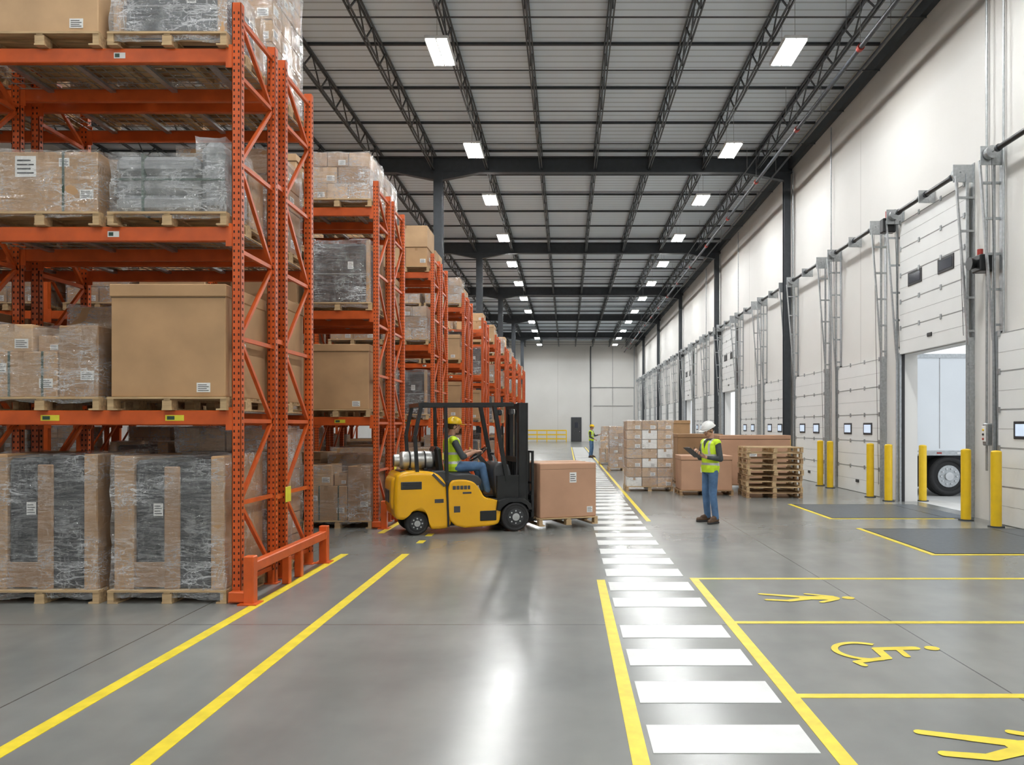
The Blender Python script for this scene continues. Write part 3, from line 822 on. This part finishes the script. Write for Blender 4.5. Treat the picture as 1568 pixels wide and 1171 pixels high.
mb.rb(8.65, 8.69, ty0+.02, ty0+.6, .25, .95, M_rub, .005)
mb.rb(tx0-.02, tx0+.08, ty0+.2, ty1-.2, .35, .5, M_galv, .01)
for yy in (ty0+.5, ty1-.5): mb.rb(tx0, tx0+.08, yy-.04, yy+.04, .4, 1.0, M_galv, .01)
mb.bar((16, ty0+.4, 0-.02), (16, ty0+.4, 1.05), .12, .12, M_dk); mb.bar((16, ty1-.4, -.02), (16, ty1-.4, 1.05), .12, .12, M_dk)
mb.obj('semi_trailer')

# ------------------------------------------------------------------ forklift
FA = math.radians(21); FO = (-1.02, 12.62, 0)
mb = MB()
def wheel(x, y, r, w, sg):
    mb.cyl((x, y-w/2, r), (x, y+w/2, r), r-.012, M_rub, n=36); mb.tor((x, y-w/2+.02, r), (0,1,0), r-.03, .028, M_rub, 36); mb.tor((x, y+w/2-.02, r), (0,1,0), r-.03, .028, M_rub, 36)
    yo = y+sg*w/2
    mb.cyl((x, yo-.01, r), (x, yo+sg*.012, r), r*.58, M_plast, n=28); mb.cyl((x, yo, r), (x, yo+sg*.03, r), r*.26, M_chrome, n=18)
    for q in range(8):
        t = q*math.pi/4; mb.cyl((x+r*.42*math.cos(t), yo, r+r*.42*math.sin(t)), (x+r*.42*math.cos(t), yo+sg*.022, r+r*.42*math.sin(t)), .013, M_chrome, n=8)
for sg in (-1, 1):
    wheel(0, sg*.45, .235, .17, sg); wheel(-1.56, sg*.34, .185, .15, sg)
mb.prism([(-1.80,.25),(-1.91,.28),(-1.92,.52),(-1.91,.80),(-1.88,.96),(-1.70,1.0),(-1.45,1.0),(-1.26,.97),(-1.15,.86),(-1.08,.72),(-1.04,.40),(-1.03,.10),(-1.28,.08),(-1.36,.10),(-1.38,.26),(-1.44,.36),(-1.56,.39),(-1.68,.36),(-1.74,.27)], -.49, .49, M_fork, .05, sm=2)
mb.prism([(-1.92,.40),(-1.955,.44),(-1.955,.80),(-1.92,.90),(-1.82,.90),(-1.82,.40)], -.36, .36, M_fork, .03, sm=1)
for sg in (-1, 1):
    mb.rb(-1.82, -1.50, sg*.49-.008, sg*.49+.008, .72, .84, M_plast, .006)
    for k in range(4): mb.rb(-1.80, -1.52, sg*.497-.006, sg*.497+.006, .735+.026*k, .745+.026*k, M_blk, .002)
    mb.bar((-1.33, sg*.488, .95), (-1.14, sg*.488, .76), .03, .04, M_ink)
    mb.rb(-1.30, -1.16, sg*.49-.006, sg*.49+.003, .50, .56, M_ink, .002)
mb.rb(-1.97, -1.95, -.2, .2, .5, .7, M_plast, .01)
mb.rb(-1.4, -.1, -.40, .40, .12, .52, M_blk, .02)
mb.prism([(-1.10,.09),(-1.10,.84),(-.86,.86),(-.68,.82),(-.58,.70),(-.50,.55),(-.30,.52),(-.23,.46),(-.24,.20),(-.30,.10)], -.505, .505, M_fork, .025, sm=2)
for sg in (-1, 1):
    mb.rb(-.58, -.31, sg*.505-.010, sg*.505+.008, .19, .35, M_blk, .01)
    for k, (a, b) in enumerate(((-1.02,-.97),(-.96,-.91),(-.90,-.85),(-.84,-.79),(-.78,-.74))): mb.rb(a, b, sg*.505-.006, sg*.505+.004, .70, .76, M_ink, .003)
    mb.rb(-.86, -.72, sg*.505-.006, sg*.505+.004, .63, .66, M_ink, .003)
    mb.rb(-1.0, -.90, sg*.505-.005, sg*.505+.003, .34, .44, M_ink, .003)
    mb.bar((-1.085, sg*.49, .12), (-1.11, sg*.49, .82), .035, .03, M_blk)
mb.prism([(-1.36,.88),(-1.34,.99),(-1.15,1.0),(-1.0,.95),(-.62,.93),(-.52,.82),(-.56,.74),(-1.2,.74)], -.46, .46, M_plast, .03, sm=1)
mb.rb(-1.15, -.66, -.25, .25, .88, .96, M_blk, .03)
mb.M = Matrix.Translation((-1.16, 0, .93)) @ Matrix.Rotation(-.12, 4, 'Y')
mb.rb(-.05, .06, -.24, .24, 0, .44, M_blk, .04); mb.M = Matrix.Identity(4)
mb.rb(-.66, -.2, -.42, .42, .49, .53, M_blk, .01)
mb.prism([(-.26,.45),(-.34,.95),(-.30,1.08),(-.16,1.12),(-.04,1.05),(.02,.5)], -.38, .38, M_plast, .03, sm=1)
for sg in (-1, 1):
    a, b = sorted((sg*.35, sg*.55))
    mb.prism([(-.32,.36),(-.30,.50),(-.16,.54),(.14,.53),(.26,.44),(.28,.34),(.24,.34),(.2,.42),(.10,.48),(-.12,.48),(-.24,.40),(-.27,.34)], a, b, M_blk, .01)
    a, b = sorted((sg*.36, sg*.42)); mb.rb(-.28, .1, a, b, .2, .9, M_blk, .01)
mb.bar((-.28, 0, .98), (-.47, 0, 1.20), .06, .06, M_plast)
mb.tor((-.485, 0, 1.235), (-.62, 0, .78), .165, .014, M_blk, 28)
for t in (0, 2.1, 4.2): mb.cyl((-.485, 0, 1.23), (-.485+.12*math.cos(t)*.78, .155*math.sin(t), 1.235+.12*math.cos(t)*.62), .009, M_blk, n=6)
for k in range(3): mb.cyl((-.22, -.14-.07*k, 1.08), (-.30, -.14-.07*k, 1.25), .008, M_chrome, n=6); mb.sph((-.30, -.14-.07*k, 1.25), .02, M_blk, 10, 6)
mb.cyl((-1.72, 0, 1.15), (-1.28, 0, 1.15), .145, M_tank, n=28); mb.sph((-1.72, 0, 1.15), (.08,.145,.145), M_tank, 28, 12); mb.sph((-1.28, 0, 1.15), (.08,.145,.145), M_tank, 28, 12)
for x in (-1.62, -1.38): mb.tor((x, 0, 1.15), (1,0,0), .148, .012, M_blk, 28); mb.rb(x-.03, x+.03, -.16, .16, .96, 1.03, M_blk, .01)
mb.cyl((-1.86, 0, 1.15), (-1.78, 0, 1.15), .10, M_tank, n=20); mb.cyl((-1.87, 0, 1.15), (-1.86, 0, 1.15), .08, M_plast, n=20); mb.cyl((-1.22, 0, 1.15), (-1.18, 0, 1.15), .09, M_tank, n=20)
mb.rb(-1.8, -1.3, -.3, .3, .97, .995, M_blk, .01)
for sg in (-1, 1):
    y = sg*.44
    mb.bar((-1.56, y, .93), (-1.60, y, 1.55), .055, .055, M_blk); mb.bar((-1.60, y, 1.55), (-1.50, y, 2.02), .055, .055, M_blk)
    mb.bar((-1.10, y, .84), (-1.12, y, 2.03), .055, .05, M_blk)
    mb.bar((-.10, y*.9, .80), (-.33, y, 2.03), .07, .06, M_blk)
    mb.bar((-1.52, y, 2.03), (-.02, y, 2.05), .05, .06, M_blk)
for k in range(9): x = -1.48+k*.18; mb.bar((x, -.44, 2.045), (x, .44, 2.045), .045, .02, M_blk)
mb.bar((-1.52, -.46, 2.03), (-1.52, .46, 2.03), .05, .06, M_blk); mb.bar((-.03, -.46, 2.05), (-.03, .46, 2.05), .05, .06, M_blk)
for sg in (-1, 1):
    mb.rb(-.06, .02, sg*.36-.06, sg*.36+.06, 1.88, 1.98, M_plast, .02); mb.cyl((.02, sg*.36, 1.93), (.03, sg*.36, 1.93), .045, M_label, n=16)
mb.cyl((-1.4, -.3, 2.05), (-1.4, -.3, 2.07), .05, M_blk, n=14)
for sg in (-1, 1):
    y = sg*.33
    mb.rb(.10, .13, y-.06, y+.06, .10, 2.08, M_blk, .004); mb.rb(.23, .26, y-.06, y+.06, .10, 2.08, M_blk, .004); mb.rb(.12, .24, y+sg*.045-.012, y+sg*.045+.012, .10, 2.08, M_blk, .004)
    y = sg*.24
    mb.rb(.13, .15, y-.04, y+.04, .12, 2.05, M_plast, .004); mb.rb(.25, .27, y-.04, y+.04, .12, 2.05, M_plast, .004); mb.rb(.14, .26, y-.01, y+.01, .12, 2.05, M_plast, .004)
    mb.cyl((.19, sg*.14, .15), (.19, sg*.14, 1.15), .035, M_blk, n=14); mb.cyl((.19, sg*.14, 1.1), (.19, sg*.14, 1.95), .022, M_chrome, n=12)
    mb.bar((.22, sg*.09, .5), (.22, sg*.09, 2.0), .012, .03, M_galv)
    mb.cyl((-.1, sg*.3, .62), (.12, sg*.34, .78), .035, M_blk, n=12)
    mb.cyl((.06, sg*.40, .55), (.06, sg*.40, 1.75), .012, M_rub, n=8)
for z in (.35, 1.1, 1.98): mb.rb(.10, .13, -.36, .36, z, z+.09, M_blk, .005)
mb.rb(.14, .26, -.26, .26, 1.97, 2.04, M_plast, .005)
for k in range(3): mb.cyl((.17, -.05+.05*k, .6), (.17, -.05+.05*k, 1.98), .01, M_rub, n=6)
for z in (.20, .48): mb.rb(.29, .34, -.46, .46, z, z+.09, M_blk, .005)
for y in (-.44, -.22, 0, .22, .44): mb.rb(.30, .34, y-.018, y+.018, .2, 1.28, M_blk, .004)
for z in (.75, 1.26): mb.rb(.30, .34, -.46, .46, z, z+.035, M_blk, .004)
for y in (-.22, .22):
    mb.rb(.34, .385, y-.055, y+.055, .115, .62, M_blk, .005)
    mb.prism([(.34,.118),(.36,.155),(1.38,.135),(1.42,.124),(1.38,.118)], y-.05, y+.05, M_blk, .003)
mb.obj('forklift', FO, FA)
c, s_ = math.cos(FA), math.sin(FA)
mb = MB()
pallet(mb, 1.04, 1.04, 0, M_wood)
mb.rb(-.5, .5, -.5, .5, PH, PH+.90, M_cardp, .012)
mb.bb(-.5, .5, -.012, .012, PH+.899, PH+.903, M_tape); mb.bb(-.5, .5, -.5015, -.499, PH+.80, PH+.804, M_seamc)
label(mb, .08, -.5, PH+.66, .12, .17); label(mb, .38, -.5, PH+.12, .1, .1); label(mb, .5, -.1, PH+.6, .15, .1, 'x')
lx = .93
mb.obj('carton_on_pallet', (FO[0]+lx*c, FO[1]+lx*s_, .055), FA)

# ------------------------------------------------------------------ people
def seg_dist(p, a, b):
    ab = b-a; t = max(0, min(1, (p-a).dot(ab)/max(ab.length_squared, 1e-9))); return (p-(a+ab*t)).length
def hand(dst, wrist, f, n, side, curl=.6, spread=1.0):
    f = V(f).normalized(); n = V(n); n = (n-f*n.dot(f)).normalized(); l = f.cross(n).normalized()*side
    src = MB(); w = V(wrist)
    M = Matrix(((f.x, l.x, n.x, w.x), (f.y, l.y, n.y, w.y), (f.z, l.z, n.z, w.z), (0,0,0,1)))
    def P(a, b, c_): return M @ V((a, b, c_))
    src.cap(P(-.02,0,0), P(.02,0,0), .026, .028, M_skin)
    for k, b in enumerate((-.028, -.01, .009, .027)): src.cap(P(.015, b*.7, 0), P(.082, b*1.05, 0), .0165, .0135, M_skin, 10)
    vs, fs = remeshed(src, .006, 2); dst.add(vs, fs, M_skin, True)
    fin = [(.030, (.036,.024,.018)), (.010, (.040,.027,.020)), (-.010, (.037,.025,.019)), (-.029, (.029,.019,.016))]
    for b, ls in fin:
        p = V((.080, b, .002)); a = curl*.5
        pr = [p]
        for L in ls:
            p = p+V((math.cos(a)*L, b*.10*spread, math.sin(a)*L)); pr.append(p); a += curl*.9
        rr = [.0098, .0088, .0078, .0066]
        for i in range(3): dst.cap(M @ pr[i], M @ pr[i+1], rr[i], rr[i+1], M_skin, 8)
    p0, p1, p2, p3 = V((.018,.026,.006)), V((.045,.048,.018)), V((.068,.052,.034)), V((.085,.046,.046))
    dst.cap(M @ p0, M @ p1, .015, .0115, M_skin, 8); dst.cap(M @ p1, M @ p2, .0115, .0095, M_skin, 8); dst.cap(M @ p2, M @ p3, .0095, .0075, M_skin, 8)

def worker(name, loc, rot, J, hat, sleeve_short=False, vox=.012, hold=None):
    J = {k: V(v) for k, v in J.items()}
    dst = MB(); pel, nk, hd = J['pelvis'], J['neck'], J['head']
    def sp(t): return pel.lerp(nk, t)
    T = [(-.22,.085,.10),(-.12,.105,.155),(.0,.114,.170),(.22,.104,.152),(.45,.112,.162),(.68,.122,.180),(.84,.112,.180),(.94,.085,.130),(1.02,.058,.065)]
    body = MB()
    body.loft([(sp(t), hx, hy) for t, hx, hy in T], M_shirt)
    for s in 'LR':
        body.cap(J['hip'+s], J['kn'+s], .092, .070, M_jean); body.cap(J['kn'+s], J['an'+s], .068, .057, M_jean)
        mid = J['kn'+s].lerp(J['an'+s], .35); body.sph(mid, (.066,.063,.08), M_jean)
        body.cap(J['sh'+s], J['el'+s], .062, .048, M_shirt)
        body.cap(J['el'+s], J['wr'+s], .046, .030, M_shirt)
        body.cap(sp(.86), J['sh'+s], .07, .062, M_shirt)
    vs, fs = remeshed(body, vox, 3)
    fm = {M_shirt: [], M_jean: [], M_skin: []}
    for f in fs:
        p = sum((vs[i] for i in f), V())/len(f)
        dl = min(min(seg_dist(p, J['hip'+s], J['kn'+s])-.085, seg_dist(p, J['kn'+s], J['an'+s])-.06) for s in 'LR')
        da = min(min(seg_dist(p, J['sh'+s], J['el'+s])-.06, seg_dist(p, J['el'+s], J['wr'+s])-.04) for s in 'LR')
        dt = seg_dist(p, sp(.1), sp(.85))-.14
        mm = M_jean if (dl < da and dl < dt) or (dt < da and (p-sp(0)).dot((nk-pel).normalized()) < .04) else M_shirt
        if mm is M_shirt:
            for s in 'LR':
                ab = J['wr'+s]-J['el'+s]
                tt = (p-J['el'+s]).dot(ab)/ab.length_squared
                if seg_dist(p, J['el'+s], J['wr'+s]) < .06 and tt > (.25 if sleeve_short else .93): mm = M_skin
        fm[mm].append(f)
    for mm, ff in fm.items():
        if ff: dst.add(vs, ff, mm, True)
    vt = MB(); sc = [(t, hx+.020, hy+.016) for t, hx, hy in T if -.13 <= t <= .95]
    vt.loft([(sp(-.17), .128, .172)]+[(sp(t), hx, hy) for t, hx, hy in sc], M_vest)
    for s in 'LR': vt.cap(sp(.86), sp(.86).lerp(J['sh'+s], .95), .08, .072, M_vest)
    vs, fs = remeshed(vt, .010, 3)
    ax = (nk-pel).normalized(); H = (nk-pel).length; A = []; B = []; C = []
    for f in fs:
        p = sum((vs[i] for i in f), V())/len(f); q = p-pel; t = q.dot(ax)/H
        st = (.08 < t < .17) or (.38 < t < .47) or (t > .47 and abs(abs(p.y-pel.y)-.105) < .022)
        if t > .62 and abs(p.y-pel.y) < (t-.62)*.17 and p.x-pel.x > 0: C.append(f)
        else: (B if st else A).append(f)
    dst.add(vs, A, M_vest, True); dst.add(vs, B, M_refl, True)
    if C: dst.add(vs, C, M_shirt, True)
    for s in 'LR':
        a = J['an'+s]; t = J['to'+s]; b = MB()
        d = (t-a); d.z = 0; d.normalize()
        heel = a+V((0,0,-.045))-d*.035
        b.cap(a+V((0,0,.05)), a, .052, .050, M_boot); b.cap(heel, t, .042, .038, M_boot); b.cap(a, a.lerp(t, .55)+V((0,0,.01)), .048, .040, M_boot); b.cap(heel+V((0,0,-.005)), t+V((0,0,-.003)), .04, .04, M_boot)
        v2, f2 = remeshed(b, .009, 2)
        zmin = min(heel.z, t.z)-.038
        v2 = [V((p.x, p.y, max(p.z, zmin))) for p in v2]
        dst.add(v2, f2, M_boot, True)
        sole = MB(); sole.cap(V((heel.x, heel.y, zmin+.008)), V((t.x, t.y, zmin+.008)), .045, .042, M_rub); v3, f3 = remeshed(sole, .009, 1)
        v3 = [V((p.x, p.y, min(max(p.z, zmin-.004), zmin+.022))) for p in v3]; dst.add(v3, f3, M_rub, True)
    pitch = J['look'].x; yaw = J['look'].y
    HM = Matrix.Translation(hd) @ Matrix.Rotation(yaw, 4, 'Z') @ Matrix.Rotation(pitch, 4, 'Y')
    h = MB(); h.M = HM
    h.sph((-.012,0,.028), (.096,.076,.092), M_skin, 20, 14); h.sph((.026,0,-.035), (.064,.058,.078), M_skin, 18, 12)
    h.sph((.058,0,-.092), (.026,.030,.022), M_skin); h.cap((.084,0,.008), (.106,0,-.026), .008, .0125, M_skin, 10)
    for sg in (-1, 1):
        h.sph((-.008, sg*.077, -.012), (.020,.009,.032), M_skin); h.sph((.070, sg*.030, .018), (.016,.024,.010), M_skin); h.sph((.055, sg*.040, -.028), (.026,.020,.020), M_skin)
    h.sph((.078,0,-.060), (.014,.026,.012), M_skin)
    h.M = Matrix.Identity(4); h.cap(HM @ V((-.022,0,-.05)), sp(.97), .052, .060, M_skin)
    v2, f2 = remeshed(h, .0055, 2); dst.add(v2, f2, M_skin, True)
    dst.M = HM
    for sg in (-1, 1):
        dst.sph((.079, sg*.030, .001), (.010,.013,.008), M_eyew, 10, 6); dst.sph((.0865, sg*.030, .001), (.004,.006,.006), M_ink, 8, 6)
        dst.cap((.086, sg*.016, .020), (.078, sg*.046, .022), .004, .003, M_hair, 6)
    dst.sph((.091,0,-.057), (.005,.022,.0035), M_lip, 12, 6); dst.sph((.090,0,-.063), (.006,.018,.0045), M_lip, 12, 6)
    dst.sph((-.018,0,.022), (.097,.081,.095), M_hair, 22, 16, filt=lambda p: (p.x < .03 and p.z > -.055 and not (abs(p.y) > .06 and p.z < .0 and p.x > -.04)))
    dst.sph((-.005,0,.048), (.132,.108,.110), hat, 28, 18, filt=lambda p: p.z > .040)
    vs = []; n = 32
    for rr, zz in ((1.0, .046), (1.0, .038)):
        for i in range(n):
            t = 2*math.pi*i/n; e = .012+.045*max(0, math.cos(t))**1.5
            vs.append((-.005+(.132+e)*math.cos(t), (.108+e*.8)*math.sin(t), zz-.010*max(0, math.cos(t))))
    dst.add(vs, [list(range(n)), list(range(n, 2*n))[::-1]]+[(i, (i+1)%n, n+(i+1)%n, n+i) for i in range(n)], hat)
    for sg in (-1, 0, 1):
        prev = None
        for i in range(11):
            t = -.95+1.9*i/10; y = sg*.030
            p = V((-.005+.133*math.sin(t), y, .048+.110*math.cos(t)*math.sqrt(1-(y/.108)**2)+.001))
            if prev is not None: dst.cap(prev, p, .006, .006, hat, 6)
            prev = p
    dst.M = Matrix.Identity(4)
    for s, sd in (('L', 1), ('R', -1)):
        hd_ = J.get('hf'+s) or (J['wr'+s]-J['el'+s]); nn = J.get('hn'+s) or V((0, -sd, -.3))
        f_ = V(hd_).normalized(); n_ = V(nn)
        l = f_.cross((n_-f_*n_.dot(f_)).normalized()); side = 1 if l.dot(J['thumb'+s] if 'thumb'+s in J else V((0,0,1))) > 0 else -1
        hand(dst, J['wr'+s]+f_*.022, f_, n_, side, J['curl'].x)
    if hold == 'clipboard':
        dst.M = Matrix.Translation((.395, .01, 1.235)) @ Matrix.Rotation(-.62, 4, 'Y')
        dst.rb(-.15, .15, -.11, .11, -.003, .003, M_ink, .002); dst.rb(-.14, .12, -.10, .10, .003, .006, M_label, .001); dst.rb(.11, .15, -.05, .05, .003, .016, M_chrome, .003)
        for q in range(6): dst.bb(-.12+.035*q, -.115+.035*q, -.08, .07, .006, .0065, M_ink)
        dst.M = Matrix.Identity(4)
        dst.cyl((.34, -.045, 1.235), (.29, -.07, 1.33), .005, M_blk, n=8)
    return dst.obj(name, loc, rot)

stand = dict(pelvis=(0,0,.97), neck=(-.01,0,1.47), head=(.035,0,1.625), look=(.38,0,0), curl=(.75,0,0),
    hipL=(0,.085,.93), knL=(.03,.11,.51), anL=(-.02,.125,.105), toL=(.15,.17,.045),
    hipR=(0,-.085,.93), knR=(.01,-.11,.51), anR=(-.05,-.135,.105), toR=(.115,-.19,.045),
    shL=(-.01,.185,1.40), elL=(-.03,.245,1.12), wrL=(.20,.13,1.155), hfL=(.9,-.25,.28), hnL=(-.1,-.2,1),
    shR=(-.01,-.185,1.40), elR=(.03,-.25,1.13), wrR=(.215,-.12,1.275), hfR=(.85,.40,-.15), hnR=(.1,.3,-1), thumbL=(0,1,.6), thumbR=(0,1,.3))
worker('warehouse_worker', (2.52, 13.2, .003), math.radians(208), stand, M_hatw, hold='clipboard')
far = dict(stand); far.update(look=(.1,0,0), elL=(.12,.24,1.16), wrL=(.36,.17,1.22), elR=(.02,-.26,1.12), wrR=(.22,-.18,1.0), hfL=(1,0,.1), hfR=(1,0,-.4), toL=(.16,.13,.045))
worker('warehouse_worker', (1.32, 40.5, .003), math.radians(-20), far, M_haty, vox=.016)
drv = dict(pelvis=(-.92,0,1.045), neck=(-.93,0,1.54), head=(-.885,0,1.695), look=(.05,.0,0), curl=(1.25,0,0),
    hipL=(-.90,.09,1.03), knL=(-.48,.15,1.04), anL=(-.36,.14,.645), toL=(-.20,.14,.585),
    hipR=(-.90,-.09,1.03), knR=(-.46,-.16,1.04), anR=(-.36,-.15,.645), toR=(-.20,-.15,.585),
    shL=(-.93,.185,1.465), elL=(-.81,.245,1.20), wrL=(-.59,.18,1.275), hfL=(.9,-.15,.2), hnL=(.2,-.1,-1),
    shR=(-.93,-.185,1.465), elR=(-.80,-.255,1.20), wrR=(-.59,-.18,1.275), hfR=(.9,.15,.2), hnR=(.2,.1,-1), thumbL=(0,-1,0), thumbR=(0,1,0))
worker('forklift_driver', FO, FA, drv, M_haty, sleeve_short=True)

# ------------------------------------------------------------------ world, camera
w = bpy.data.worlds.new('World'); bpy.context.scene.world = w; w.use_nodes = True
bg = w.node_tree.nodes['Background']; bg.inputs[0].default_value = (.90, .95, 1.0, 1); bg.inputs[1].default_value = 1.45

cam = bpy.data.cameras.new('camera'); co = bpy.data.objects.new('camera', cam); bpy.context.scene.collection.objects.link(co)
co.location = (0, 0, 1.7); co.rotation_euler = (math.pi/2, 0, 0)
cam.sensor_width = 36; cam.lens = 1150/1568*36
cam.shift_x = -84/1568; cam.shift_y = 66.5/1568; cam.clip_end = 300
bpy.context.scene.camera = co
bpy.context.scene.view_settings.view_transform = 'Standard'
bpy.context.scene.view_settings.exposure = 0.0
